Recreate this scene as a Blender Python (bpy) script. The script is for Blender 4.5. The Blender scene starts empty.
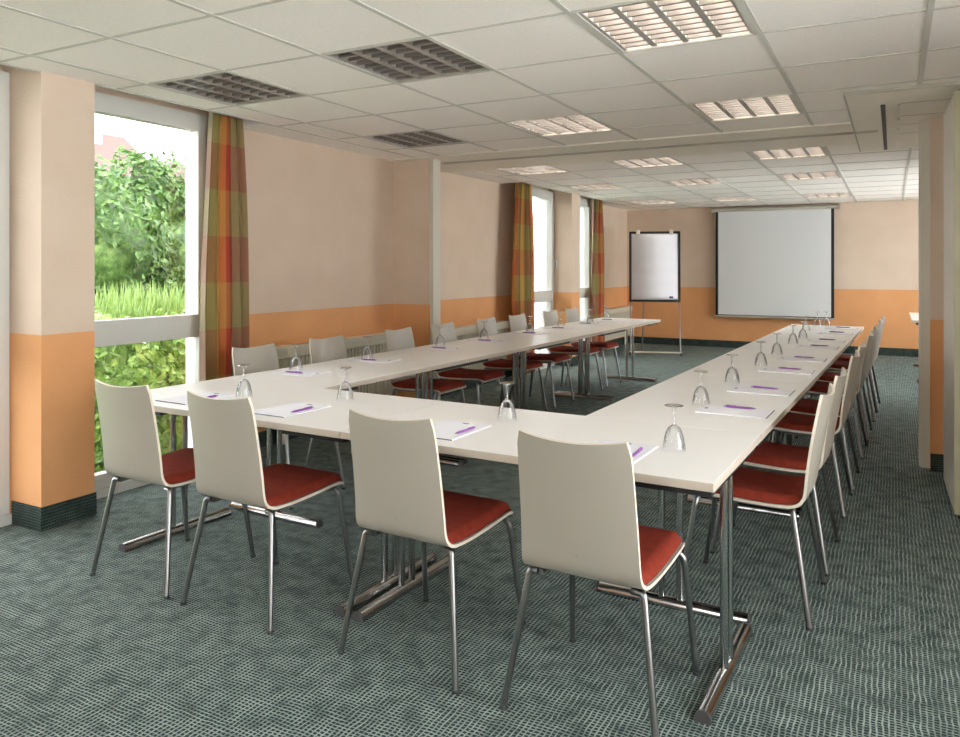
import bpy, math, random
from mathutils import Vector, Matrix
S = bpy.context.scene
C = S.collection
PI = math.pi
R = math.radians
H = 1.39            # camera height
ZC = 2.419          # suspended ceiling
PT = 0.7487         # table top height
ZO = 1.03           # top of the orange paint band
XL = -4.28          # inner face of window wall
YB = 13.56           # back wall
random.seed(4)
TH = .028           # the table layout stands slightly turned in the room
def T(x, y): return (x*math.cos(TH)+y*math.sin(TH), y*math.cos(TH)-x*math.sin(TH))

# ------------------------------------------------------------------ materials
def mat(name):
    m = bpy.data.materials.new(name); m.use_nodes = True
    nt = m.node_tree
    return m, nt, nt.nodes['Principled BSDF']
def lin(r, g, b):
    f = lambda c: (c/255/12.92) if c/255 <= .04045 else ((c/255+.055)/1.055)**2.4
    return (f(r), f(g), f(b), 1)
def N(nt, t, **kw):
    n = nt.nodes.new(t)
    for k, v in kw.items(): setattr(n, k, v)
    return n
def link(nt, a, b): nt.links.new(a, b)
def bump(nt, bs, height, strength=.2, dist=.01):
    b = N(nt, 'ShaderNodeBump'); b.inputs['Strength'].default_value = strength; b.inputs['Distance'].default_value = dist
    link(nt, height, b.inputs['Height']); link(nt, b.outputs[0], bs.inputs['Normal'])
def noise(nt, scale, detail=2, vec=None, rough=.5):
    n = N(nt, 'ShaderNodeTexNoise'); n.inputs['Scale'].default_value = scale; n.inputs['Detail'].default_value = detail
    n.inputs['Roughness'].default_value = rough
    if vec is not None: link(nt, vec, n.inputs['Vector'])
    return n
def ramp(nt, fac, stops, interp='LINEAR'):
    r = N(nt, 'ShaderNodeValToRGB'); e = r.color_ramp; e.interpolation = interp
    while len(e.elements) < len(stops): e.elements.new(.5)
    for el, (p, c) in zip(e.elements, stops): el.position = p; el.color = c
    link(nt, fac, r.inputs[0]); return r
def mix(nt, fac, a, b, mode='MIX'):
    m = N(nt, 'ShaderNodeMix', data_type='RGBA', blend_type=mode)
    for v, i in ((fac, 0), (a, 6), (b, 7)):
        if hasattr(v, 'links'): link(nt, v, m.inputs[i])
        else: m.inputs[i].default_value = v
    return m.outputs[2]
def mth(nt, op, a, b=None, c=None):
    m = N(nt, 'ShaderNodeMath', operation=op)
    for i, v in enumerate((a, b, c)):
        if v is None: continue
        if hasattr(v, 'links'): link(nt, v, m.inputs[i])
        else: m.inputs[i].default_value = v
    return m.outputs[0]
def pos(nt):
    g = N(nt, 'ShaderNodeNewGeometry'); return g.outputs['Position']
def xyz(nt, v):
    s = N(nt, 'ShaderNodeSeparateXYZ'); link(nt, v, s.inputs[0]); return s.outputs

def simple(name, col, rough=.5, metal=0, nscale=None, namt=.06, bscale=None, bstr=.1, bdist=.002, spec=None):
    m, nt, bs = mat(name)
    bs.inputs['Roughness'].default_value = rough; bs.inputs['Metallic'].default_value = metal
    if spec is not None: bs.inputs['Specular IOR Level'].default_value = spec
    tc = N(nt, 'ShaderNodeTexCoord').outputs['Object']
    if nscale:
        n = noise(nt, nscale, 3, tc)
        lo = tuple(c*(1-namt) for c in col[:3])+(1,); hi = tuple(min(1, c*(1+namt)) for c in col[:3])+(1,)
        link(nt, ramp(nt, n.outputs[0], [(.3, lo), (.7, hi)]).outputs[0], bs.inputs['Base Color'])
    else: bs.inputs['Base Color'].default_value = col
    if bscale: bump(nt, bs, noise(nt, bscale, 3, tc).outputs[0], bstr, bdist)
    return m

def wall_mat():
    m, nt, bs = mat('two_tone_wall_paint')
    p = pos(nt); z = xyz(nt, p)[2]
    n = noise(nt, 3, 3, p)
    cream = ramp(nt, n.outputs[0], [(.3, lin(210, 189, 167)), (.7, lin(216, 196, 175))]).outputs[0]
    orange = ramp(nt, n.outputs[0], [(.3, lin(220, 158, 104)), (.7, lin(226, 165, 110))]).outputs[0]
    f = mth(nt, 'GREATER_THAN', z, ZO)
    link(nt, mix(nt, f, orange, cream), bs.inputs['Base Color'])
    bs.inputs['Roughness'].default_value = .75
    mp = N(nt, 'ShaderNodeMapping'); mp.inputs['Scale'].default_value = (1, 1, 3); link(nt, p, mp.inputs[0])
    bump(nt, bs, noise(nt, 45, 3, mp.outputs[0]).outputs[0], .35, .006)
    return m
def carpet_mat(name='hatched_green_carpet', b0=(35, 50, 50), b1=(43, 59, 58), ln=(156, 170, 163)):
    m, nt, bs = mat(name)
    p = pos(nt)
    d = noise(nt, 14, 2, p)
    dv = N(nt, 'ShaderNodeVectorMath', operation='MULTIPLY_ADD'); link(nt, d.outputs['Color'], dv.inputs[0])
    dv.inputs[1].default_value = (.011, .011, .011); link(nt, p, dv.inputs[2])
    x, y, z = xyz(nt, dv.outputs[0])
    # z joins in so the pattern also runs up the skirtings
    a = mth(nt, 'ADD', x, z); b = mth(nt, 'ADD', y, z)
    def lines(v, period, width):
        f = mth(nt, 'FRACT', mth(nt, 'MULTIPLY', v, 1/period))
        t = mth(nt, 'ABSOLUTE', mth(nt, 'SUBTRACT', f, .5))
        r = N(nt, 'ShaderNodeMapRange'); link(nt, t, r.inputs[0])
        r.inputs[1].default_value = .5-width-.12; r.inputs[2].default_value = .5-width+.02
        return r.outputs[0]
    l1 = lines(a, .0170, .10); l2 = lines(b, .0145, .10)
    n1 = noise(nt, 11, 3, p, .65); n2 = noise(nt, 13, 3, p, .65)
    g1 = ramp(nt, n1.outputs[0], [(.38, (.32,)*3+(1,)), (.60, (1, 1, 1, 1))]).outputs[0]
    g2 = ramp(nt, n2.outputs[0], [(.38, (.36,)*3+(1,)), (.60, (1, 1, 1, 1))]).outputs[0]
    l1 = mth(nt, 'MULTIPLY', l1, g1); l2 = mth(nt, 'MULTIPLY', l2, g2)
    l = mth(nt, 'MAXIMUM', l1, l2)
    big = noise(nt, 1.3, 2, p)
    base = ramp(nt, big.outputs[0], [(.3, lin(*b0)), (.7, lin(*b1))]).outputs[0]
    link(nt, mix(nt, l, base, lin(*ln)), bs.inputs['Base Color'])
    bs.inputs['Roughness'].default_value = .95; bs.inputs['Specular IOR Level'].default_value = .15
    bump(nt, bs, noise(nt, 350, 2, p).outputs[0], .5, .004)
    return m
def glass_mat(name, edge, tint=(1, 1, 1, 1), spec=1.0, rough=.03):
    m, nt, bs = mat(name); nt.nodes.remove(bs)
    out = nt.nodes['Material Output']
    lw = N(nt, 'ShaderNodeLayerWeight'); lw.inputs[0].default_value = .5
    tr = N(nt, 'ShaderNodeBsdfTransparent'); gl = N(nt, 'ShaderNodeBsdfGlossy'); gl.inputs['Roughness'].default_value = rough
    col = ramp(nt, lw.outputs['Facing'], [(0, tint), (.55, tint), (1, edge)]).outputs[0]
    link(nt, col, tr.inputs[0])
    fr = N(nt, 'ShaderNodeFresnel'); fr.inputs[0].default_value = 1.48
    f = mth(nt, 'MULTIPLY', fr.outputs[0], spec)
    mx = N(nt, 'ShaderNodeMixShader'); link(nt, f, mx.inputs[0]); link(nt, tr.outputs[0], mx.inputs[1]); link(nt, gl.outputs[0], mx.inputs[2])
    link(nt, mx.outputs[0], out.inputs[0])
    return m
def emit_mat(name, col, strength):
    m, nt, bs = mat(name)
    bs.inputs['Base Color'].default_value = (.9, .9, .88, 1)
    bs.inputs['Emission Color'].default_value = col; bs.inputs['Emission Strength'].default_value = strength
    return m
def leaf_mat(name, stops, scale=9):
    m, nt, bs = mat(name)
    p = pos(nt)
    col = ramp(nt, noise(nt, scale, 3, p, .7).outputs[0], stops).outputs[0]
    link(nt, col, bs.inputs['Base Color']); bs.inputs['Roughness'].default_value = .45
    out = nt.nodes['Material Output']
    tl = N(nt, 'ShaderNodeBsdfTranslucent'); link(nt, col, tl.inputs[0])
    mx = N(nt, 'ShaderNodeMixShader'); mx.inputs[0].default_value = .3
    link(nt, bs.outputs[0], mx.inputs[1]); link(nt, tl.outputs[0], mx.inputs[2]); link(nt, mx.outputs[0], out.inputs[0])
    return m
def curtain_mat(name, stripes):
    m, nt, bs = mat(name)
    uv = N(nt, 'ShaderNodeUVMap'); u, v, _ = xyz(nt, uv.outputs[0])
    k = len(stripes)
    st = ramp(nt, u, [(i/k, c) for i, c in enumerate(stripes)], 'CONSTANT').outputs[0]
    f = mth(nt, 'FRACT', mth(nt, 'MULTIPLY', v, 1/.64))
    band = ramp(nt, f, [(0, lin(190, 88, 58)), (.5, lin(186, 166, 92))], 'CONSTANT').outputs[0]
    c = mix(nt, .34, st, band)
    w = noise(nt, 260, 2, pos(nt))
    c = mix(nt, ramp(nt, w.outputs[0], [(.35, (0, 0, 0, 1)), (.65, (.12, .12, .12, 1))]).outputs[0], c, (.2, .12, .05, 1))
    link(nt, c, bs.inputs['Base Color']); bs.inputs['Roughness'].default_value = .8
    out = nt.nodes['Material Output']
    tl = N(nt, 'ShaderNodeBsdfTranslucent'); link(nt, c, tl.inputs[0])
    mx = N(nt, 'ShaderNodeMixShader'); mx.inputs[0].default_value = .25
    link(nt, bs.outputs[0], mx.inputs[1]); link(nt, tl.outputs[0], mx.inputs[2]); link(nt, mx.outputs[0], out.inputs[0])
    return m

M = dict(
    wall=wall_mat(), carpet=carpet_mat(), skirting=carpet_mat('dark_carpet_skirting', (26, 36, 35), (32, 42, 40), (84, 98, 92)),
    ceiling=simple('mineral_ceiling_tile', lin(244, 239, 231), .9, 0, 60, .03, 220, .15, .002),
    tbar=simple('ceiling_grid_paint', lin(200, 198, 188), .6),
    board=simple('painted_soffit_board', lin(236, 230, 216), .7, 0, 4, .02),
    white_frame=simple('white_window_plastic', lin(206, 205, 198), .4),
    shell=simple('pale_grey_laminate', lin(170, 164, 150), .38, 0, 5, .015),
    shell_edge=simple('pale_plywood_edge', lin(224, 214, 196), .5),
    red=simple('rust_red_upholstery', lin(132, 48, 32), .85, 0, 40, .12, 500, .3, .001, .2),
    chrome=simple('polished_chrome', (.50, .50, .49, 1), .16, 1),
    satin=simple('satin_steel', (.27, .275, .27, 1), .28, 1),
    black=simple('black_plastic', lin(26, 26, 28), .5),
    dark=simple('dark_rubber', lin(72, 72, 72), .6),
    table=simple('white_table_laminate', lin(238, 236, 232), .3, 0, 3, .01),
    table_edge=simple('greige_edge_banding', lin(196, 184, 168), .45),
    paper=simple('white_paper', lin(236, 235, 240), .8),
    mark=simple('grey_print', lin(112, 108, 122), .7),
    blue=simple('blue_print', lin(60, 90, 150), .6),
    purple=simple('purple_pen_plastic', lin(142, 84, 164), .35),
    alu=simple('grey_aluminium_paint', lin(208, 203, 188), .45, 0),
    olive=simple('olive_anodised_edge', lin(172, 166, 138), .45, .2),
    panel=simple('partition_laminate', lin(198, 192, 180), .5, 0, 3, .02),
    screen=simple('matte_projection_cloth', lin(216, 218, 217), .8, 0),
    screen_case=simple('greige_screen_case', lin(176, 172, 156), .5),
    radiator=simple('ivory_radiator_enamel', lin(206, 202, 182), .45),
    louver=simple('louver_aluminium', (.46, .43, .40, 1), .35, .4),
    blade=simple('louver_blade_grey', (.27, .245, .225, 1), .4, .2),
    reflector=simple('white_reflector', lin(236, 230, 222), .4),
    tube=emit_mat('lit_fluorescent_tube', (1, .94, .87, 1), 9.5),
    tube_off=simple('unlit_fluorescent_tube', lin(225, 225, 220), .4),
    glass=glass_mat('wine_glass_crystal', (.52, .53, .53, 1), (.97, .98, .98, 1), 1.6),
    stemglass=glass_mat('wine_glass_stem', (.93, .93, .93, 1), (.97, .97, .97, 1), 5.0, .22),
    pane=glass_mat('window_glass', (.88, .9, .9, 1), (.975, .98, .98, 1), .7),
    ext=simple('white_render', lin(240, 240, 242), .9, 0, 30, .03),
    lawn=simple('mown_lawn', lin(66, 92, 38), .95, 0, 6, .3, 90, .6, .02),
    roof=simple('weathered_roof_tile', lin(82, 62, 56), .9, 0, 12, .15, 30, .5, .03),
    bark=simple('brown_bark', lin(88, 72, 56), .9, 0, 18, .25, 40, .6, .02),
    leaf_dark=leaf_mat('ivy_leaf', [(.3, lin(40, 70, 28)), (.5, lin(74, 108, 48)), (.7, lin(122, 150, 84))]),
    leaf_light=leaf_mat('bright_shrub_leaf', [(.3, lin(80, 112, 44)), (.5, lin(118, 150, 66)), (.7, lin(160, 186, 108))]),
    leaf_grass=leaf_mat('tall_grass_blade', [(.3, lin(90, 120, 58)), (.5, lin(124, 152, 80)), (.7, lin(160, 182, 116))]),
)

# ------------------------------------------------------------------ mesh helpers
class MB:
    def __init__(s): s.v = []; s.f = []; s.sm = []; s.mi = []
    def add(s, vs, fs, smooth=False, mi=0):
        o = len(s.v); s.v += [tuple(v) for v in vs]
        for f in fs: s.f.append(tuple(i+o for i in f)); s.sm.append(smooth); s.mi.append(mi)
        return s
    def box(s, x0, x1, y0, y1, z0, z1, mi=0):
        v = [(x, y, z) for z in (z0, z1) for y in (y0, y1) for x in (x0, x1)]
        return s.add(v, [(0, 2, 3, 1), (4, 5, 7, 6), (0, 1, 5, 4), (2, 6, 7, 3), (0, 4, 6, 2), (1, 3, 7, 5)], False, mi)
    def bbox(s, x0, x1, y0, y1, z0, z1, b, mi=0):
        """box with its upright corners and its top rim chamfered"""
        def ring(i, z):
            return [(x0+i+b, y0+i, z), (x1-i-b, y0+i, z), (x1-i, y0+i+b, z), (x1-i, y1-i-b, z), (x1-i-b, y1-i, z), (x0+i+b, y1-i, z), (x0+i, y1-i-b, z), (x0+i, y0+i+b, z)]
        rs = [ring(b*.5, z0), ring(0, z0+b*.5), ring(0, z1-b*.5), ring(b*.5, z1)]
        v = sum(rs, []); f = [tuple(range(7, -1, -1)), tuple(range(24, 32))]
        for k in range(3):
            for i in range(8): f.append((k*8+i, k*8+(i+1) % 8, (k+1)*8+(i+1) % 8, (k+1)*8+i))
        return s.add(v, f, False, mi)
    def tube(s, pts, r, n=10, caps=True, mi=0):
        pts = [Vector(p) for p in pts]; m = len(pts)
        rr = r if isinstance(r, (list, tuple)) else [r]*m
        tang = [(pts[min(i+1, m-1)]-pts[max(i-1, 0)]).normalized() for i in range(m)]
        up = Vector((0, 0, 1)) if abs(tang[0].z) < .9 else Vector((0, 1, 0))
        nrm = tang[0].cross(up).normalized(); vs = []; fs = []
        for i in range(m):
            nrm = (nrm-tang[i]*nrm.dot(tang[i])).normalized(); bn = tang[i].cross(nrm)
            for k in range(n):
                a = 2*PI*k/n; vs.append(pts[i]+(nrm*math.cos(a)+bn*math.sin(a))*rr[i])
        for i in range(m-1):
            for k in range(n): fs.append((i*n+k, i*n+(k+1) % n, (i+1)*n+(k+1) % n, (i+1)*n+k))
        s.add(vs, fs, True, mi)
        if caps:
            s.add(vs[:n], [tuple(range(n-1, -1, -1))], False, mi); s.add(vs[-n:], [tuple(range(n))], False, mi)
        return s
    def lathe(s, prof, n=20, cx=0, cy=0, mi=0):
        vs = []; fs = []
        for (r, z) in prof:
            for k in range(n): a = 2*PI*k/n; vs.append((cx+r*math.cos(a), cy+r*math.sin(a), z))
        for i in range(len(prof)-1):
            for k in range(n): fs.append((i*n+k, i*n+(k+1) % n, (i+1)*n+(k+1) % n, (i+1)*n+k))
        return s.add(vs, fs, True, mi)
    def build(s, name, mats, parent=None, loc=None):
        me = bpy.data.meshes.new(name); me.from_pydata(s.v, [], s.f)
        for m in (mats if isinstance(mats, (list, tuple)) else [mats]): me.materials.append(m)
        me.polygons.foreach_set('use_smooth', s.sm); me.polygons.foreach_set('material_index', s.mi); me.update()
        o = bpy.data.objects.new(name, me); C.objects.link(o)
        if parent: o.parent = parent
        if loc: o.location = loc
        return o
def bend(pts, rad=.03, n=5):
    """round the inner corners of a polyline"""
    pts = [Vector(p) for p in pts]; out = [pts[0]]
    for i in range(1, len(pts)-1):
        a, b, c = pts[i-1], pts[i], pts[i+1]
        r = min(rad, (a-b).length*.48, (c-b).length*.48)
        p, q = b+(a-b).normalized()*r, b+(c-b).normalized()*r
        for k in range(n+1):
            t = k/n; out.append(p*(1-t)**2+b*2*t*(1-t)+q*t*t)
    out.append(pts[-1]); return out
def tag(o, label=None, cat=None, group=None, kind=None):
    for k, v in (('label', label), ('category', cat), ('group', group), ('kind', kind)):
        if v: o[k] = v
    return o
def thing(name, label, cat, loc=(0, 0, 0), rz=0, group=None):
    o = bpy.data.objects.new(name, None); C.objects.link(o); o.empty_display_size = .1
    o.location = loc; o.rotation_euler = (0, 0, rz); return tag(o, label, cat, group)
def copy_tree(o, parent=None):
    c = o.copy(); C.objects.link(c)
    if parent: c.parent = parent
    for ch in list(o.children): copy_tree(ch, c)
    return c
def place(proto, used, loc, rz, label, group, cat=None):
    o = copy_tree(proto) if used.get(proto.name) else proto
    used[proto.name] = True
    o.location = loc; o.rotation_euler = (0, 0, rz); tag(o, label, cat, group); return o
used = {}
ORD = ['first', 'second', 'third', 'fourth', 'fifth', 'sixth', 'seventh', 'eighth']

# ------------------------------------------------------------------ room shell
XR = 1.65; Y0 = -2.6; WT = .15
def struct(mb, name, m, parent=None):
    o = mb.build(name, m, parent)
    if not parent: o['kind'] = 'structure'
    return o
f = MB().box(XL-WT, XR+.1, Y0-.1, YB+.1, -.06, 0); struct(f, 'floor', M['carpet'])
w = MB()
BAYS = [(.98, 2.43), (2.735, 3.80), (8.85, 9.955), (10.265, 11.45)]     # window openings
ys = [Y0]+[y for b in BAYS for y in b]+[YB]
for i in range(0, len(ys), 2):
    w.box(XL-WT, XL, ys[i], ys[i+1], 0, 2.62)
for y0, y1 in BAYS: w.box(XL-WT, XL, y0, y1, 2.43, 2.62)
w.box(XL-WT, -3.935, 2.43, 2.735, 0, 2.62); w.box(XL-WT, -3.935, 9.955, 10.265, 0, 2.62)     # pillars between the windows
w.box(XL, -3.86, 6.13, 6.30, 0, ZC+.1)                                           # pier at the room divider
struct(w, 'wall_left', M['wall'])
struct(MB().box(XL-WT, XR+.1, YB, YB+.1, 0, 2.62), 'wall_back', M['wall'])
RW_ADDED = [(-1.6, .3), (0.9, 3.0), (9.1, 10.9), (11.2, 13.0)]                      # unseen windows added in the right-hand wall to brighten ceiling and rear
w = MB(); w.box(XR, XR+.15, Y0, YB, 0, .25); w.box(XR, XR+.15, Y0, YB, 2.40, 2.62)
ys = [Y0]+[y for q in RW_ADDED for y in q]+[YB]
for i in range(0, len(ys), 2): w.box(XR, XR+.15, ys[i], ys[i+1], .25, 2.40)
w.box(.222, XR, 6.03, 6.33, 0, 2.62)
struct(w, 'wall_right', M['wall'])
for k, (y0, y1) in enumerate(RW_ADDED):
    fr = MB(); xa, xb, t = XR+.02, XR+.09, .06
    fr.box(xa, xb, y0, y0+t, .25, 2.40); fr.box(xa, xb, y1-t, y1, .25, 2.40); fr.box(xa, xb, y0+t, y1-t, .25, .25+t); fr.box(xa, xb, y0+t, y1-t, 2.40-t, 2.40)
    o = struct(fr, 'window_%d' % (k+6), M['white_frame'])  # added opening for fill daylight, not a known window
    MB().box(xa+.03, xa+.036, y0+t, y1-t, .25+t, 2.40-t).build('pane', M['pane'], o)
FW_ADDED = [(-2.2, -1.0)]                                                 # unseen window added behind the camera to light the chair backs
w = MB(); w.box(XL-WT, XR+.1, Y0-.15, Y0, 0, .5); w.box(XL-WT, XR+.1, Y0-.15, Y0, 2.36, 2.62)
for x0, x1 in [(XL-WT, FW_ADDED[0][0]), (FW_ADDED[0][1], XR+.1)]: w.box(x0, x1, Y0-.15, Y0, .5, 2.36)
struct(w, 'wall_front', M['wall'])
for k, (x0, x1) in enumerate(FW_ADDED):
    fr = MB(); ya, yb, t = Y0-.09, Y0-.02, .06; xm = (x0+x1)/2
    fr.box(x0, x0+t, ya, yb, .5, 2.36); fr.box(x1-t, x1, ya, yb, .5, 2.36); fr.box(xm-.05, xm+.05, ya, yb, .5+t, 2.36-t)
    fr.box(x0+t, x1-t, ya, yb, .5, .5+t); fr.box(x0+t, x1-t, ya, yb, 2.36-t, 2.36)
    o = struct(fr, 'window_%d' % (k+5), M['white_frame'])  # added for daylight from behind the camera
    for a, bb in ((x0+t, xm-.05), (xm+.05, x1-t)): MB().box(a, bb, ya+.03, ya+.036, .5+t, 2.36-t).build('pane', M['pane'], o)
# skirtings covered in carpet
b = MB()
for y0, y1 in [(Y0, .98), (3.80, 6.13), (6.30, 8.85), (11.45, YB)]: b.box(XL, XL+.012, y0, y1, 0, .12)
for y0, y1 in [(2.43, 2.735), (9.955, 10.265)]:
    b.box(-3.935, -3.928, y0-.007, y1+.007, 0, .125); b.box(XL+.09, -3.935, y0-.007, y0, 0, .125); b.box(XL+.09, -3.935, y1, y1+.007, 0, .125)
b.box(XL, -3.86, 6.118, 6.13, 0, .12)
struct(b, 'baseboard_left', M['skirting'])
struct(MB().box(XL+.012, XR, YB-.012, YB, 0, .12), 'baseboard_back', M['skirting'])
struct(MB().box(.222, .6, 6.018, 6.03, 0, .12), 'baseboard_right', M['skirting'])

# ceiling: tiles as quads with holes for the lights
LX = [(-3.685, -3.085), (-2.445, -1.83), (-1.155, -.515)]
LYF = [(2.885, 3.545), (4.865, 5.525)]; LYR = [(7.07, 7.73), (9.05, 9.71), (11.69, 12.35)]
EDGE = -3.96
gx = [EDGE, -3.685, -3.085, -2.445, -1.83, -1.155, -.515, .13, .765, 1.4, XR]
gf = [2.885+.66*k for k in range(-8, 5)]+[6.03]; gf[0] = Y0
gr = [7.07+.66*k for k in range(0, 10)]+[YB]
lights = [(x, y) for y in LYF+LYR for x in LX]
def is_light(xm, ym): return any(x[0] < xm < x[1] and y[0] < ym < y[1] for x, y in lights)
c = MB()
def quad(x0, x1, y0, y1, z=ZC): c.add([(x0, y0, z), (x1, y0, z), (x1, y1, z), (x0, y1, z)], [(0, 3, 2, 1)])
for rows in (gf, gr):
    for a, bb in zip(rows, rows[1:]):
        for x0, x1 in zip(gx, gx[1:]):
            if not is_light((x0+x1)/2, (a+bb)/2): quad(x0, x1, a, bb)
# margin strip by the window wall, left open as curtain recess in front of the windows
for y0, y1 in [(Y0, .85), (4.10, 6.03), (7.07, 8.45), (11.80, YB)]: quad(XL, EDGE, y0, y1)
for y0, y1 in [(.85, 4.10), (8.45, 11.80)]:
    quad(XL, EDGE, y0, y1, 2.56)
    c.add([(EDGE, y0, ZC), (EDGE, y1, ZC), (EDGE, y1, 2.56), (EDGE, y0, 2.56)], [(0, 1, 2, 3)])
    for y in (y0, y1): c.add([(XL, y, ZC), (EDGE, y, ZC), (EDGE, y, 2.56), (XL, y, 2.56)], [(0, 1, 2, 3)])
ceil = struct(c, 'ceiling', M['ceiling'])
g = MB()
for rows, (ya, yb) in ((gf, (Y0, 6.03)), (gr, (7.07, YB))):
    for x in gx[:-1]: g.box(x-.012, x+.012, ya, yb, ZC-.005, ZC-.0005)
    for y in rows[1:-1] if rows is gf else rows[1:-1]:
        for x0, x1 in zip(gx, gx[1:]): g.box(x0+.012, x1-.012, y-.009, y+.009, ZC-.0035, ZC-.0005)
g.build('ceiling_grid', M['tbar'], ceil)
# divider soffit with its track slot and the parking bay of the folding wall
s = MB()
ZS = ZC-.012
s.box(XL, XR, 6.03, 6.405, ZS, ZC+.1); s.box(XL, XR, 6.455, 7.07, ZS, ZC+.1)
s.box(XL, XR, 6.405, 6.455, ZC+.03, ZC+.1)
struct(s, 'trim_1', M['board'])
s = MB()
for y in (6.397, 6.455): s.box(-3.9, -.10, y, y+.008, ZS-.008, ZC+.03)
s.box(-3.9, -.10, 6.405, 6.455, ZC+.015, ZC+.03)
struct(s, 'trim_2', M['screen_case'])
# parking bay boards
s = MB(); px0, py0 = -.25, 5.0
s.box(px0, XR, py0, 5.40, ZS-.004, ZS+.011); s.box(px0, -.073, 5.40, 7.5, ZS-.004, ZS+.008)
s.box(-.043, .025, 5.40, 7.5, ZS-.004, ZS+.008)
for y0, y1 in [(5.43, 5.86), (5.89, 6.22), (6.25, 6.62), (6.65, 7.5)]: s.box(.04, XR, y0, y1, ZS-.004, ZS+.008)
struct(s, 'trim_3', M['board'])
s = MB().box(-.071, -.045, 5.42, 7.48, ZS-.007, ZS+.004); struct(s, 'trim_4', M['black'])
s = MB(); s.box(px0-.012, XR, py0-.012, py0, ZS-.006, ZC); s.box(px0-.012, px0, py0, 7.5, ZS-.006, ZC)
for y in (5.405, 5.865, 6.225, 6.625): s.box(.04, XR, y+.003, y+.022, ZS-.002, ZS+.002)
struct(s, 'trim_5', M['screen_case'])
# divider jambs
struct(MB().box(-3.86, -3.825, 6.14, 6.27, 0, ZS), 'trim_6', M['alu'])
s = MB().box(.165, .222, 6.10, 6.3, 0, ZS); s.box(.158, .165, 6.14, 6.27, 0, ZS); struct(s, 'trim_7', M['alu'])

# ------------------------------------------------------------------ windows
def window(n, y0, y1, handle_y, split=True):
    """frame plane just behind the wall's inner face"""
    xa, xb = XL-.01, XL+.07
    fr = MB(); t = .05
    fr.box(xa, xb, y0, y0+t, 0.0, 2.44); fr.box(xa, xb, y1-t, y1, 0.0, 2.44)
    fr.box(xa, xb, y0+t, y1-t, 2.38, 2.44); fr.box(xa, xb, y0+t, y1-t, .0, .10); fr.box(xa, xb, y0+t, y1-t, .935, 1.0)
    o = struct(fr, 'window_%d' % n, M['white_frame'])
    sa = MB(); t2 = .07
    a, bb = y0+t-.012, y1-t+.012
    x2a, x2b = xa+.015, xb+.018
    for (z0, z1) in ((.992, 2.392),):
        sa.box(x2a, x2b, a, a+t2, z0, z1); sa.box(x2a, x2b, bb-t2, bb, z0, z1)
        sa.box(x2a, x2b, a+t2, bb-t2, z0, z0+t2); sa.box(x2a, x2b, a+t2, bb-t2, z1-t2, z1)
    sa.build('sash', M['white_frame'], o)
    bd = MB()
    for z0, z1 in ((.10, .935),):
        bd.box(xa+.01, xb-.008, a+.012, a+.04, z0, z1); bd.box(xa+.01, xb-.008, bb-.04, bb-.012, z0, z1)
        bd.box(xa+.01, xb-.008, a+.04, bb-.04, z0, z0+.03); bd.box(xa+.01, xb-.008, a+.04, bb-.04, z1-.03, z1)
    bd.build('glazing_bead', M['white_frame'], o)
    for z0, z1, d in ((1.05, 2.335, 0), (.12, .92, -.01)):
        p = MB().box(xa+.028, xa+.034, y0+t+.03, y1-t-.03, z0, z1); p.build('pane', M['pane'], o)
    hd = MB(); hy = handle_y; hd.bbox(x2b-.001, x2b+.012, hy-.014, hy+.014, 1.40, 1.51, .004)
    hd.tube(bend([(x2b+.01, hy, 1.475), (x2b+.05, hy, 1.475), (x2b+.052, hy, 1.36)], .02), .0095, 8)
    h = hd.build('handle', M['white_frame'], o); h['label'] = 'white lever handle'
    return o
window(1, .985, 2.425, 1.06); window(2, 2.74, 3.795, 3.745); window(3, 8.855, 9.95, 9.90); window(4, 10.27, 11.445, 11.38)
# white rendered outer reveals
s = MB()
for y0, y1 in BAYS:
    s.box(XL-WT-.002, XL-.012, y0, y0+.012, 0, 2.43); s.box(XL-WT-.002, XL-.012, y1-.012, y1, 0, 2.43)
    s.box(XL-WT-.002, XL-.012, y0+.012, y1-.012, 2.418, 2.43); s.box(XL-WT-.03, XL-.012, y0+.012, y1-.012, 0, .012)
struct(s, 'trim_9', M['ext'])
# inner sill strips
s = MB()
for y0, y1 in BAYS: s.box(XL+.07, XL+.095, y0+.003, y1-.003, 0, .055)
struct(s, 'trim_8', M['white_frame'])
# curtain rails in the recess
for k, (y0, y1) in enumerate([(.98, 4.08), (8.47, 11.78)]):
    for pi in [0]:
        t = tag(MB().box(-4.11, -4.08, y0, y1, 2.50, 2.56).build('curtain_rail', M['white_frame']),
                ['white curtain rail in the recess above the near garden window', 'white curtain rail in the recess above the two far windows'][k], 'curtain rail')

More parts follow.
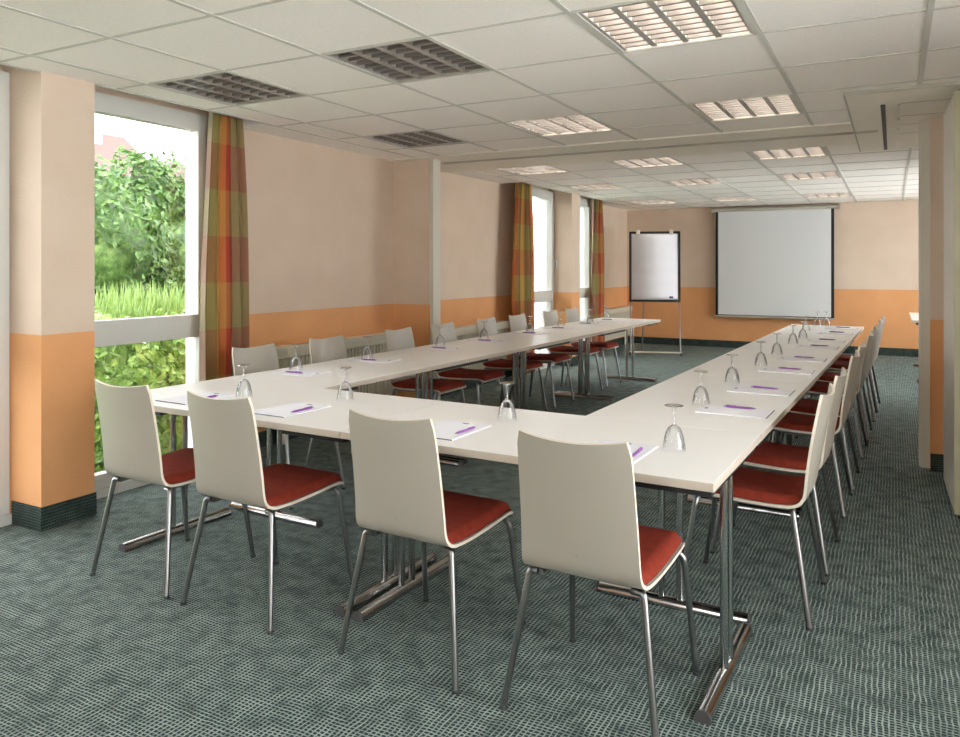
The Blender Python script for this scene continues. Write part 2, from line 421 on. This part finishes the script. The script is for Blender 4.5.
def curtain(y0, y1, label, stripes, folds, name, ztop=2.50, zbot=.03, amp=.035, xc=-4.095):
    n = folds*12; m = 14; vs = []; fs = []; uvs = []
    W = y1-y0
    for j in range(m+1):
        v = j/m; z = ztop+(zbot-ztop)*v
        spread = .66+.34*min(1, v*1.6)**.7
        yc = y0+W*.56
        for i in range(n+1):
            u = i/n
            ph = u*folds*2*PI
            yy = yc+(u-.56)*W*spread+.012*math.sin(ph*2+.6)
            xx = xc+amp*(math.sin(ph)+.25*math.sin(ph*.5+1))*(.75+.25*v)+.006*math.sin(9*v+5*u)
            vs.append((xx, yy, z)); uvs.append((u, z))
    for j in range(m):
        for i in range(n): fs.append((j*(n+1)+i, j*(n+1)+i+1, (j+1)*(n+1)+i+1, (j+1)*(n+1)+i))
    me = bpy.data.meshes.new(name); me.from_pydata(vs, [], fs); uvl = me.uv_layers.new(name='UVMap')
    for lp in me.loops: uvl.data[lp.index].uv = uvs[lp.vertex_index]
    for p in me.polygons: p.use_smooth = True
    me.materials.append(curtain_mat(name+'_plaid', stripes))
    o = bpy.data.objects.new(name, me); C.objects.link(o)
    so = o.modifiers.new('thick', 'SOLIDIFY'); so.thickness = .003; so.offset = 0
    return tag(o, label, 'curtain')
OL, GO, RE, OR, BE, TA, CR = lin(150, 138, 84), lin(224, 170, 84), lin(176, 56, 44), lin(214, 128, 62), lin(150, 138, 104), lin(140, 116, 88), lin(216, 208, 190)
curtain(3.60, 4.055, 'plaid red, gold and olive curtain beside the near garden window', [CR, OL, OL, GO, OR, RE, RE, BE, TA, TA], 4, 'curtain')
curtain(8.36, 9.04, 'plaid curtain hanging left of the far window nearest the room divider', [OR, lin(170, 90, 50), OL, GO, OL, lin(104, 92, 50), OL, OR], 4, 'curtain')
curtain(11.16, 11.76, 'plaid curtain at the last window, nearest the flip chart', [lin(100, 84, 70), CR, OL, OL, RE, OL, OR, TA], 4, 'curtain')

# ------------------------------------------------------------------ radiators
def radiator(y0, y1, label, ztop=.765):
    t = thing('radiator', label, 'radiator', (XL+.07, (y0+y1)/2, 0))
    h = (y1-y0)/2; b = MB(); b.box(-.035, .04, -h, h, .17, ztop-.086)
    k = int((y1-y0)/.045)
    for i in range(k):
        y = -h+.0225+i*(2*h-.045)/max(1, k-1); b.box(.04, .055, y-.012, y+.012, .19, ztop-.09)
    b.build('radiator_panel', M['radiator'], t)
    MB().bbox(-.06, .07, -h-.01, h+.01, ztop-.085, ztop, .006).build('top_grille', M['radiator'], t)
    for s_ in (-1, 1): MB().box(-.02, .02, s_*(h-.15)-.02, s_*(h-.15)+.02, 0, .17).build('foot', M['radiator'], t)
    return t
radiator(4.36, 6.05, 'ivory ribbed radiator on the wall between near curtain and divider')
radiator(6.6, 8.40, 'ivory ribbed radiator just beyond the divider, before the far windows', .725)
radiator(11.9, 13.42, 'ivory ribbed radiator on the far wall section behind the flip chart', .68)

# ------------------------------------------------------------------ ceiling lights
def make_light(tube='tube', inside='reflector'):
    t = thing('ceiling_light', 'x', 'ceiling light')
    hx, hy = .3045, .330
    d = .10; hs = MB()
    # open-bottomed housing
    hs.add([(-hx, -hy, 0), (hx, -hy, 0), (hx, hy, 0), (-hx, hy, 0), (-hx, -hy, d), (hx, -hy, d), (hx, hy, d), (-hx, hy, d)],
           [(4, 7, 6, 5), (0, 4, 5, 1), (1, 5, 6, 2), (2, 6, 7, 3), (3, 7, 4, 0)])
    hs.build('housing', M[inside], t)
    fr = MB(); e = .012
    for x0, x1, y0, y1 in ((-hx-.017, hx+.017, -hy, -hy+e), (-hx-.017, hx+.017, hy-e, hy), (-hx-.017, -hx+e, -hy+e, hy-e), (hx-e, hx+.017, -hy+e, hy-e)): fr.box(x0, x1, y0, y1, -.006, .0)
    fr.build('frame', M['tbar'], t)
    lv = MB(); bl = MB()
    zb, zt = -.002, .048
    bays = 4; wx = (2*(hx-e))/bays
    for i in range(bays+1):                                         # parabolic side reflectors: V section
        x = -hx+e+i*wx; a = .028
        lv.add([(x-a/2, -hy+e, zb+.004), (x+a/2, -hy+e, zb+.004), (x, -hy+e, zt), (x-a/2, hy-e, zb+.004), (x+a/2, hy-e, zb+.004), (x, hy-e, zt)], [(0, 3, 4, 1), (1, 4, 5, 2), (0, 2, 5, 3)])
    nb = 9
    for j in range(nb):
        y = -hy+e+(j+.5)*(2*(hy-e))/nb; a = .016
        for i in range(bays):
            x0 = -hx+e+i*wx+.012; x1 = x0+wx-.024
            bl.add([(x0, y-a/2, zb+.006), (x0, y+a/2, zb+.006), (x0, y, zt-.006), (x1, y-a/2, zb+.006), (x1, y+a/2, zb+.006), (x1, y, zt-.006)], [(0, 1, 4, 3), (1, 2, 5, 4), (0, 3, 5, 2)])
    lv.build('louver', M['louver'], t); bl.build('louver_blade', M['blade'], t)['kind'] = 'stuff'
    for i in range(bays):
        x = -hx+e+(i+.5)*wx
        MB().tube([(x, -hy+.03, .074), (x, hy-.03, .074)], .011, 8).build('fluorescent_tube', M[tube], t)
    return t
lp, lp_off = make_light(), make_light('tube_off', 'radiator')
rown = ['nearest row, in front of the divider', 'row just before the divider', 'first row beyond the divider', 'second row beyond the divider', 'last row before the back wall']
coln = ['left (window side)', 'middle', 'right']
for j, (y0, y1) in enumerate(LYF+LYR):
    for i, (x0, x1) in enumerate(LX):
        off = i == 0 and j < 2 or (i == 1 and j == 0)                    # those by the near window are switched off
        place(lp_off if off else lp, used, ((x0+x1)/2, (y0+y1)/2, ZC), 0, '%s %s louvered ceiling light of the %s' % (coln[i], 'dark' if off else 'lit', rown[j]), 'louvered ceiling lights')

# ------------------------------------------------------------------ tables
def make_table(L, W, inset_a, inset_b, label, loc, rz, shifts=(0, 0), group='white meeting tables', free=False):
    t = thing('meeting_table', label, 'table', loc if free else T(*loc[:2])+(0,), rz if free else rz-TH, group)
    TT = .028; g = .0008
    tb = MB(); tb.bbox(-L/2+g, L/2-g, -W/2, W/2, PT-TT, PT-.0015, .003, 0)
    tp = tb.build('tabletop', M['table_edge'], t)
    MB().box(-L/2+g+.001, L/2-g-.001, -W/2+.001, W/2-.001, PT-.0016, PT).build('laminate_surface', M['table'], tp)['label'] = 'white laminate surface'
    for sx, ins, sh in ((-1, inset_a, shifts[0]), (1, inset_b, shifts[1])):
        x = sx*(L/2-ins); lg = MB()
        for y in (-.038, .038):
            lg.tube([(x, y+sh, .03), (x, y+sh, PT-TT-.018)], .0145, 10)
        lo = lg.build('leg', M['chrome'], t)
        hl = .43*W-.003; ft = MB(); n = 8
        prof = [(.026*math.cos(a), .006+.032*max(0, math.sin(a))**.8) for a in [PI*k/n for k in range(n+1)]]
        prof = [(.026, .0)]+prof+[(-.026, .0)]
        vs = [(x+p, -hl+sh, z) for p, z in prof]+[(x+p, hl+sh, z) for p, z in prof]; m = len(prof)
        ft.add(vs, [(i, i+1, m+i+1, m+i) for i in range(m-1)]+[(m-1, 0, m, 2*m-1)], True)
        fo = ft.build('foot', M['chrome'], lo)
        for ye, y2 in ((-hl+sh, -hl+sh-.006), (hl+sh, hl+sh+.006)):
            vv = [(x+p, ye, z) for p, z in prof]+[(x+p, y2, z) for p, z in prof]
            ec = MB().add(vv, [(i, i+1, m+i+1, m+i) for i in range(m-1)]+[tuple(range(m)), tuple(range(2*m-1, m-1, -1))])
            ec.build('end_cap', M['dark'], lo)
        xi = x-sx*.30
        br = MB().box(min(x+sx*.03, xi), max(x+sx*.03, xi), -.345, .345, PT-TT-.026, PT-TT-.0004)
        for y in (-.2, .2): br.tube([(x-sx*.02, y, PT-TT-.03), (x-sx*.30, y, PT-TT-.03)], .008, 6)
        br.build('fold_bracket', M['black'], t)
    return t
TX0, TX1, TX2, TX3 = -3.49, -2.73, -1.25, -.53
TY0, TY1, TY2 = 2.30, 3.068, 9.1
fy = (TY0+TY1)/2
make_table(-1.96-TX0, TY1-TY0, .112, .045, 'white table in near row, on the window side', ((TX0-1.96)/2, fy, 0), 0)
make_table(TX3+1.96, TY1-TY0, .045, .047, 'white table in near row at the front right corner', ((TX3-1.96)/2, fy, 0), 0)
L4 = (TY2-TY1)/4
for side, xa, xb in (('left', TX0, TX1), ('right', TX2, TX3)):
    for k in range(4):
        yc = TY1+(k+.5)*L4
        make_table(L4, xb-xa, .032, .032, 'white table, %s in the %s side row counted from the near row' % (ORD[k], side), ((xa+xb)/2, yc, 0), PI/2)
make_table(1.75, .78, .05, .05, 'white side table mostly hidden behind the right divider post', (.585, 11.36, 0), PI/2, free=True)

# ------------------------------------------------------------------ chairs
def make_chair():
    t = thing('meeting_chair', 'x', 'chair')
    # side profile of the one-piece ply shell: (y, z, half width, sideways cup)
    P = [(-.306, .893, .181, .022), (-.289, .80, .183, .024), (-.274, .712, .185, .024), (-.260, .63, .187, .021), (-.248, .555, .189, .016), (-.240, .505, .191, .010),
         (-.229, .475, .193, .006), (-.208, .457, .196, .003), (-.175, .449, .199, 0), (-.09, .447, .202, 0), (.02, .451, .204, 0), (.12, .457, .204, 0),
         (.185, .458, .201, 0), (.220, .451, .196, 0), (.240, .435, .189, 0)]
    # smooth by Catmull-Rom
    def cr(p, q, r, s_, u): return tuple(.5*((2*b)+(-a+c_)*u+(2*a-5*b+4*c_-d)*u*u+(-a+3*b-3*c_+d)*u**3) for a, b, c_, d in zip(p, q, r, s_))
    Q = []
    for i in range(len(P)-1):
        p0, p1, p2, p3 = P[max(i-1, 0)], P[i], P[i+1], P[min(i+2, len(P)-1)]
        for u in (0, .5): Q.append(cr(p0, p1, p2, p3, u))
    Q.append(P[-1]); nv = len(Q); nu = 18; th = .011
    nrm = []
    for i in range(nv):
        a, b = Q[max(i-1, 0)], Q[min(i+1, nv-1)]; dy, dz = b[0]-a[0], b[1]-a[1]; l = math.hypot(dy, dz); nrm.append((-dz/l, dy/l))   # points to the sitter's side
    def pt(i, u, off):
        y, z, hw, cup = Q[i]
        w_ = hw
        if i == 0: w_ = hw-.010
        elif i == 1: w_ = hw-.001
        if i == nv-1: w_ = hw-.008
        yy = y+cup*(u*u-.35); zz = z
        if i == 0: zz = z-.016*(1-u*u)
        if i == 1: zz = z-.012*(1-u*u)
        if i == 2: zz = z-.006*(1-u*u)
        return (u*w_, yy+nrm[i][0]*off*-1, zz+nrm[i][1]*off*-1)
    vs = []; sh = MB()
    for off in (0, th):
        for i in range(nv):
            for k in range(nu+1): vs.append(pt(i, -1+2*k/nu, off))
    n1 = nu+1; o2 = nv*n1; fs = []
    for i in range(nv-1):
        for k in range(nu):
            a = i*n1+k; fs.append((a, a+1, a+n1+1, a+n1)); fs.append((o2+a, o2+a+n1, o2+a+n1+1, o2+a+1))
    sh.add(vs, fs, True)
    ed = []
    for k in range(nu): ed.append((k, o2+k, o2+k+1, k+1)); a = (nv-1)*n1+k; ed.append((a, a+1, o2+a+1, o2+a))
    for i in range(nv-1):
        a = i*n1; ed.append((a, a+n1, o2+a+n1, o2+a)); a += nu; ed.append((a, o2+a, o2+a+n1, a+n1))
    sh.add(vs, ed, False, 1)
    shell = sh.build('shell', [M['shell'], M['shell_edge']], t)
    rv = MB(); rv.lathe([(.0001, 0), (.006, 0), (.006, .003), (.0001, .003)], 8)
    r = rv.build('rivet', M['satin'], shell); r.matrix_local = Matrix.Translation((0, -.2560, .53)) @ Matrix.Rotation(R(78), 4, 'X')
    # cushion: padded skin laid on the seat between bend and front edge
    i0 = next(i for i in range(nv) if Q[i][1] < .485 and Q[i][0] > -.245); top = []; cm = MB(); rows = list(range(i0, nv-1)); nr = len(rows)
    for lay in (0, 1):
        for q, i in enumerate(rows):
            for k in range(n1):
                u = -1+2*k/nu
                y, z, hw, cup = Q[i]
                e = min(1, min(q, nr-1-q)/2.0) ; e2 = min(1, (1-abs(u))/.17); hgt = .006+.026*math.sqrt(max(0, 1-(1-e)**2))*math.sqrt(max(0, 1-(1-e2)**2))
                hx = (hw-.010)*(1-.05*(1 if q == 0 else 0))*(1-.012*(1 if q == nr-1 else 0))
                off = hgt if lay else .0008
                top.append((u*hx, y+cup*(u*u-.35)+nrm[i][0]*off, z+nrm[i][1]*off))
    o2 = nr*n1; fs = []
    for q in range(nr-1):
        for k in range(nu):
            a = q*n1+k; fs.append((a, a+n1, a+n1+1, a+1)); fs.append((o2+a, o2+a+1, o2+a+n1+1, o2+a+n1))
    for k in range(nu): fs.append((k, k+1, o2+k+1, o2+k)); a = (nr-1)*n1+k; fs.append((a, o2+a, o2+a+1, a+1))
    for q in range(nr-1):
        a = q*n1; fs.append((a, o2+a, o2+a+n1, a+n1)); a += nu; fs.append((a, a+n1, o2+a+n1, o2+a))
    cm.add(top, fs, True); cm.build('seat_cushion', M['red'], t)
    fr = MB()
    for sx in (-1, 1):
        fr.tube([(sx*.150, -.19, .425), (sx*.152, .17, .431)], .010, 8)
        fr.box(sx*.165-.015, sx*.165+.015, .135, .185, .424, .440)
    fr.tube([(-.15, 0, .426), (.15, 0, .426)], .008, 8)
    fr.build('seat_frame', M['satin'], t)
    for sx in (-1, 1):
        for pts in ([(sx*.158, -.192, .428), (sx*.186, -.194, .428), (sx*.246, -.262, .006)], [(sx*.10, .165, .434), (sx*.202, .178, .436), (sx*.228, .245, .006)]):
            lg = MB().tube(bend(pts, .045, 6), .0112, 10).build('leg', M['satin'], t)
            p = pts[-1]; MB().lathe([(.0001, 0), (.0115, 0), (.0125, .008), (.0115, .012), (.0001, .012)], 10, p[0], p[1]).build('foot_glide', M['dark'], lg)
    return t
ch = make_chair(); G = 'white and red meeting chairs'
base = 'pale grey chair with rust red seat, '
fl = ['nearest the big window in the near row', 'second from the window in the near row', 'third from the window in the near row', 'at the right end of the near row']
for k, x in enumerate([-2.992, -2.385, -1.558, -.892]):
    place(ch, used, T(x, [2.372, 2.372, 2.385, 2.378][k])+(0,), -TH+[R(1), R(0), R(-1), R(0)][k], base+fl[k], G)
LY = [3.476, 4.158, 5.02, 5.677, 6.455, 7.11, 7.93, 8.55]
RY = [3.405, 4.0, 4.905, 5.49, 6.40, 7.05, 7.93, 8.52]
for k, y in enumerate(LY): place(ch, used, T(-3.37, y)+(0,), -PI/2-TH, base+'%s from the near row along the window-side table' % ORD[k], G)
for k, y in enumerate(RY): place(ch, used, T(-.632, y)+(0,), PI/2-TH, base+'%s from the near end along the right-hand table' % ORD[k], G)

# ------------------------------------------------------------------ notepads, pens, glasses
def make_pad():
    b = MB().box(-.105, .105, -.1485, .1485, 0, .004)
    o = b.build('notepad', M['paper'])
    m = MB().box(-.014, .014, .118, .131, .0040, .0044); m.build('printed_mark', M['mark'], o)['label'] = 'small grey printed mark'
    k = MB().box(-.105, .105, -.1500, -.1485, 0, .004); k.build('backing_edge', M['mark'], o)['label'] = 'dark backing edge'
    return tag(o, 'x', 'notepad')
def make_pen():
    t = thing('ballpoint_pen', 'x', 'pen')
    MB().tube([(0, -.062, .0055), (0, -.045, .0055), (0, .055, .0055)], [.0035, .005, .0048], 8).build('barrel', M['purple'], t)
    MB().tube([(0, -.074, .0055), (0, -.062, .0055)], [.001, .0035], 8).build('tip', M['satin'], t)
    MB().tube([(0, .055, .0055), (0, .066, .0055)], .003, 8).build('push_button', M['satin'], t)
    MB().box(-.0018, .0018, .012, .056, .0102, .0118).build('clip', M['purple'], t)
    return t
def make_glass():
    t = thing('wine_glass', 'x', 'glass')
    # stands upside down: rim on the table, foot in the air
    prof = [(.0001, .088), (.009, .0868), (.0195, .0795), (.027, .066), (.033, .047), (.0375, .024), (.0400, .006), (.0402, .0)]
    MB().lathe(prof[::-1], 24).build('bowl', M['glass'], t)
    MB().lathe([(.0075, .0865), (.0045, .094), (.0038, .115), (.0042, .138), (.0075, .147)], 10).build('stem', M['stemglass'], t)
    MB().lathe([(.0075, .147), (.018, .151), (.0325, .1545), (.0330, .156), (.018, .1565), (.0001, .157)], 24).build('foot', M['stemglass'], t)
    return t
pad, pen, gls = make_pad(), make_pen(), make_glass()
GP, GN, GG = 'white notepads on the tables', 'purple pens on the notepads', 'upturned wine glasses on the tables'
where = ['before the near-row chair beside the window', 'before the second near-row chair', 'before the third near-row chair', 'before the right end near-row chair']
zp = PT+.0002
def seat_set(x, y, rz, wh, gp, padoff=0, penx=.06):
    """pad and pen in the place's own axes (local +y points across the table), glass at its own point"""
    x, y = T(x, y); rz -= TH; gp = T(*gp)
    c_, s_ = math.cos(rz), math.sin(rz)
    place(pad, used, (x, y, zp), rz, 'white notepad with grey mark, '+wh, GP)
    px_, py_ = penx, -.005
    place(pen, used, (x+px_*c_-py_*s_, y+px_*s_+py_*c_, zp+.0043), rz+R(random.uniform(-4, 4)), 'purple pen on the notepad '+wh, GN)
    place(gls, used, (gp[0], gp[1], zp), random.uniform(0, 6), 'upturned wine glass near the notepad '+wh, GG)
fg = [(-2.884, 2.671), (-2.399, 2.854), (-1.5, 2.821), (-.749, 2.652)]
fp = [(-3.06, 2.53), (-2.445, 2.535), (-1.60, 2.53), (-.915, 2.52)]
for k in range(4): seat_set(fp[k][0], fp[k][1], 0, where[k], fg[k], penx=.078)
lg = [(-3.326, 3.496), (-3.331, 4.197), (-3.36, 5.171), (-3.354, 5.875), (-3.323, 6.729), (-3.341, 7.513), (-3.262, 8.144), (-3.38, 8.98)]
lpy = [3.46, 4.17, 5.05, 5.76, 6.62, 7.30, 8.03, 8.72]
for k in range(8): seat_set(-3.245, lpy[k], -PI/2, 'before the %s chair of the window-side table' % ORD[k], lg[k])
rg = [(-.884, 3.576), (-.903, 4.338), (-.896, 5.173), (-.907, 5.875), (-.921, 6.776), (-.908, 7.288), (-.995, 8.207), (-.971, 8.96)]
rpy = [3.49, 4.13, 5.0, 5.68, 6.59, 7.18, 8.05, 8.72]
for k in range(8): seat_set(-.715, rpy[k], PI/2, 'before the %s chair of the right-hand table' % ORD[k], rg[k])
place(gls, used, T(-.885, 9.0)+(zp,), 1, 'upturned wine glass standing alone at the far end of the right-hand table', GG)

# ------------------------------------------------------------------ projection screen
t = thing('projection_screen', 'white pull-down projection screen with black side borders on the back wall', 'projection screen', (-1.757, YB-.125, 0))
MB().tube([(-.98, .02, 2.352), (.98, .02, 2.352)], .034, 12).build('case', M['screen_case'], t)
for s_ in (-1, 1): MB().bbox(s_*.985-.015, s_*.985+.015, -.02, .1, 2.31, 2.40, .004).build('case_bracket', M['screen_case'], t)
MB().box(-.925, .925, .010, .012, .56, 2.33).build('black_border', M['black'], t)
MB().box(-.880, .880, .007, .0095, .575, 2.33).build('screen_cloth', M['screen'], t)
MB().bbox(-.945, .945, 0, .022, .535, .562, .004).build('bottom_bar', M['screen_case'], t)

# ------------------------------------------------------------------ flip chart
t = thing('flip_chart', 'white flip chart with black frame on a wheeled stand in the far left corner', 'flip chart', (-3.36, 12.08, 0), R(18))
t['category'] = 'flip chart'
tilt = Matrix.Translation((0, 0, 1.39)) @ Matrix.Rotation(R(-4), 4, 'X')
def ft(mb, name, m, label=None, par=None):
    o = mb.build(name, m, t)
    if par is None: o.matrix_local = tilt
    if label: o['label'] = label
    return o
hw, hh = .400, .565
fr = MB(); e = .035
fr.bbox(-hw, hw, -.02, .02, hh-e, hh, .006); fr.bbox(-hw, hw, -.02, .02, -hh, -hh+e, .006)
fr.box(-hw, -hw+e, -.02, .02, -hh+e, hh-e); fr.box(hw-e, hw, -.02, .02, -hh+e, hh-e)
ft(fr, 'board_frame', M['black'])
ft(MB().box(-hw+e, hw-e, -.004, .012, -hh+e, hh-e), 'board', M['alu'])
# paper block, its sheets waving slightly
pb = MB(); n = 24; vs = []
for j in range(n+1):
    v = j/n; z = hh-.045-v*(2*hh-.095)
    yo = -.012-.010*v*abs(math.sin(v*15))
    for x in (-hw+.045, hw-.045): vs.append((x, yo, z))
o2 = len(vs); vs += [(x, -.0045, z) for x, y, z in vs]
fs = [(2*j, 2*j+2, 2*j+3, 2*j+1) for j in range(n)]+[(o2+2*j, o2+2*j+1, o2+2*j+3, o2+2*j+2) for j in range(n)]
fs += [(2*j, o2+2*j, o2+2*j+2, 2*j+2) for j in range(n)]+[(2*j+1, 2*j+3, o2+2*j+3, o2+2*j+1) for j in range(n)]+[(0, 1, o2+1, o2), (2*n, o2+2*n, o2+2*n+1, 2*n+1)]
pb.add(vs, fs, True)
ft(pb, 'paper_pad', M['paper'], 'white paper pad')
ft(MB().box(.225, .285, -.0245, -.0225, -.505, -.475), 'printed_mark', M['blue'], 'small blue printed mark')
for x in (-.26, .26): ft(MB().bbox(x-.03, x+.03, -.034, -.012, hh-.055, hh+.025, .006), 'paper_clip', M['alu'])
for x in (.38, -.38):
    lg_ = MB().tube([(x, -.30, .055), (x, .03, .86)], .011, 8).build('leg', M['satin'], t)
MB().tube([(-.195, .10, .012), (-.17, .05, .86)], .010, 8).build('leg', M['satin'], t)
MB().tube([(-.40, -.30, .05), (.40, -.30, .05)], .013, 8).build('base_bar', M['alu'], t)
for x in (-.39, .39):
    MB().tube([(x-.012, -.30, .027), (x+.012, -.30, .027)], .027, 12).build('castor', M['black'], t)

# ------------------------------------------------------------------ folded partition at the right
t = thing('folding_partition', 'folded pale partition panel parked at the right edge of the room', 'partition', (.337, 5.36, 0), R(1.0))
MB().box(-.045, .06, -.38, .39, .02, 2.36).build('panel', M['panel'], t)
s = MB(); s.box(-.048, .063, -.40, -.38, .02, 2.36); s.box(-.012, .02, -.412, -.40, .02, 2.36)
s.build('edge_profile', M['olive'], t)
s = MB(); s.box(-.03, .05, -.402, .39, 0.001, .02); s.box(-.008, .008, -.416, -.412, .02, .12); s.build('floor_seal', M['black'], t)
MB().box(-.01, .02, -.3, .3, 2.36, ZS-.006).build('hanger', M['satin'], t)

# ------------------------------------------------------------------ garden behind the windows
GZ = -.25
struct(MB().box(-40, XL-WT-.001, -6, 13.0, GZ-.1, GZ), 'lawn', M['lawn'])
def leaves(mb, pts, size, rng, spread=1.0):
    vs = []; fs = []
    for p, nrm in pts:
        n = (Vector(nrm)+Vector((rng.gauss(0, 1), rng.gauss(0, 1), rng.gauss(0, 1)))*.55*spread).normalized()
        a = n.cross(Vector((rng.gauss(0, 1), rng.gauss(0, 1), rng.gauss(0, 1)))).normalized(); b_ = n.cross(a)
        s_ = size*rng.uniform(.6, 1.35); o = len(vs)
        vs += [p-a*s_, p+b_*s_*.55+n*s_*.15, p+a*s_, p-b_*s_*.55+n*s_*.15]; fs += [(o, o+1, o+2), (o, o+2, o+3)]
    mb.add(vs, fs)
def blob_pts(cx, cy, cz, rx, ry, rz, n, rng, zmin):
    out = []
    while len(out) < n:
        d = Vector((rng.gauss(0, 1), rng.gauss(0, 1), rng.gauss(0, 1))).normalized()
        if d.x < -.35: continue
        k = 1+.16*math.sin(5*d.y+3*d.z)+.10*math.sin(11*d.z+7*d.x+cy)+rng.uniform(-.16, .03)
        p = Vector((cx+d.x*rx*k, cy+d.y*ry*k, cz+d.z*rz*k))
        if p.z > zmin: out.append((p, d))
    return out
rng = random.Random(9)
t = thing('ivy_tree', 'tall dense leafy green tree outside the near window', 'tree', T(-9.6, 7)+(GZ,))
mb = MB(); pts = []
for (cx, cy, cz, r_, n) in [(0, -2.6, 1.6, 1.35, 4400), (.1, -1.1, 1.85, 1.3, 5200), (0, .5, 1.75, 1.35, 5200), (.05, 2.0, 1.6, 1.3, 4000), (.2, -1.9, 2.35, .75, 2200), (.2, -.1, 2.45, .72, 2200), (.1, 1.3, 2.25, .75, 2000), (.5, -1.8, .7, .9, 2200), (.5, .2, .7, .9, 2200)]:
    pts += blob_pts(cx, cy, cz, r_*.8, r_, r_, n, rng, .3)
leaves(mb, pts, .056, rng)
for (cx, cy, cz, r_) in [(0, -2.6, 1.6, 1.0), (.1, -1.1, 1.85, .98), (0, .5, 1.75, 1.0), (.05, 2.0, 1.6, .96), (.2, -1.9, 2.35, .52), (.2, -.1, 2.45, .5), (.1, 1.3, 2.25, .52), (.4, -1.8, .7, .66), (.4, .2, .7, .66)]:
    mb.lathe([(max(.0001, r_*math.cos(a)), cz+r_*math.sin(a)) for a in [-PI/2+PI*q/8 for q in range(9)]], 12, cx, cy)
mb.build('foliage', M['leaf_dark'], t)
mb = MB()
for y in (-1.6, 0, 1.4): mb.tube([(-.2, y, 0), (-.15, y+.1, .8), (-.1, y-.1, 1.7)], [.12, .09, .05], 8)
mb.build('trunk', M['bark'], t)
t = thing('grass_clump', 'band of tall light green grass below the tree outside', 'grass', T(-7.2, 5)+(GZ,)); mb = MB(); vs = []; fs = []
for k in range(5200):
    x, y = rng.uniform(-.45, .45), rng.uniform(-1.9, 2.6); h_ = rng.uniform(.95, 1.42)*(1.08-.25*x*x); a = rng.uniform(0, 6.28); w_ = rng.uniform(.008, .018); ln = rng.uniform(.05, .35)
    dx, dy = math.cos(a), math.sin(a); o = len(vs)
    vs += [(x-dy*w_, y+dx*w_, .0), (x+dy*w_, y-dx*w_, .0), (x+dx*ln*.4+dy*w_, y+dy*ln*.4-dx*w_, h_*.7), (x+dx*ln*.4-dy*w_, y+dy*ln*.4+dx*w_, h_*.7), (x+dx*ln, y+dy*ln, h_)]
    fs += [(o, o+1, o+2, o+3), (o+3, o+2, o+4)]
mb.add(vs, fs); g_ = mb.build('grass_blades', M['leaf_grass'], t); g_['kind'] = 'stuff'
t = thing('leafy_shrub', 'bright green bush close outside the lower window pane', 'shrub', T(-5.75, 4.1)+(GZ,)); mb = MB(); pts = []
for (cx, cy, cz, r_, n) in [(0, -1.0, .55, .62, 2000), (.0, -.2, .6, .62, 2200), (.0, .6, .55, .62, 2000), (.1, -.6, .25, .5, 1200), (.1, .2, .25, .5, 1200)]:
    pts += blob_pts(cx, cy, cz, r_*.75, r_, r_, n, rng, .03)
leaves(mb, pts, .045, rng); mb.build('foliage', M['leaf_light'], t)
mb = MB()
for y in (-.8, 0, .6): mb.tube([(0, y, 0), (.05, y+.1, .4), (0, y, .8)], [.03, .025, .012], 6)
mb.build('stem', M['bark'], t)
# neighbour's house
t = thing('neighbour_house', 'pale house with weathered tiled roof beyond the garden', 'house', T(-29, 18.5)+(GZ,))
MB().box(-4, 3, -7, 6, 0, 4.2).build('wall', M['ext'], t)
r_ = MB(); vs = []
prof = [(3.5, 4.1), (-.5, 7.1), (-4.5, 4.1), (-.5, 7.35), (3.65, 4.2), (-4.65, 4.2)]
def slab(mb, a, b, y0, y1, th_):
    mb.add([(a[0], y0, a[1]), (b[0], y0, b[1]), (b[0], y0, b[1]+th_), (a[0], y0, a[1]+th_), (a[0], y1, a[1]), (b[0], y1, b[1]), (b[0], y1, b[1]+th_), (a[0], y1, a[1]+th_)],
           [(0, 1, 2, 3), (4, 7, 6, 5), (0, 4, 5, 1), (1, 5, 6, 2), (2, 6, 7, 3), (3, 7, 4, 0)])
slab(r_, (3.6, 4.0), (-.5, 7.0), -7.4, 2.2, .18); slab(r_, (-4.6, 4.0), (-.5, 7.0), -7.4, 2.2, .18)
slab(r_, (3.6, 3.4), (-.5, 6.2), 2.2, 6.4, .18); slab(r_, (-4.6, 3.4), (-.5, 6.2), 2.2, 6.4, .18)
r_.build('roof', M['roof'], t)
for y in (-1.7, .3): MB().box(-.3, .3, y-.3, y+.3, 6.3, 7.7).build('chimney', M['ext'], t)

# ------------------------------------------------------------------ camera, sky, view
cd = bpy.data.cameras.new('camera'); cam = bpy.data.objects.new('camera', cd); C.objects.link(cam)
cam.location = (0, 0, H); cam.rotation_euler = (R(90), 0, .52406-TH)
cd.sensor_fit = 'HORIZONTAL'; cd.sensor_width = 36; cd.lens = 763.7/960*36; cd.shift_y = -(368.5-266.6)/960; cd.clip_start = .05; cd.clip_end = 300
S.camera = cam
wd = bpy.data.worlds.new('overcast'); wd.use_nodes = True; S.world = wd
nt = wd.node_tree; bg = nt.nodes['Background']
bg.inputs[0].default_value = (.965, .975, 1, 1); bg.inputs[1].default_value = 7.0
S.view_settings.view_transform = 'Standard'; S.view_settings.look = 'None'; S.view_settings.gamma = 1
S.view_settings.exposure = 0.62; S.view_settings.use_curve_mapping = False
S.cycles.max_bounces = 10; S.cycles.diffuse_bounces = 6; S.cycles.glossy_bounces = 5; S.cycles.transparent_max_bounces = 24
S.cycles.caustics_reflective = True; S.cycles.sample_clamp_indirect = 6
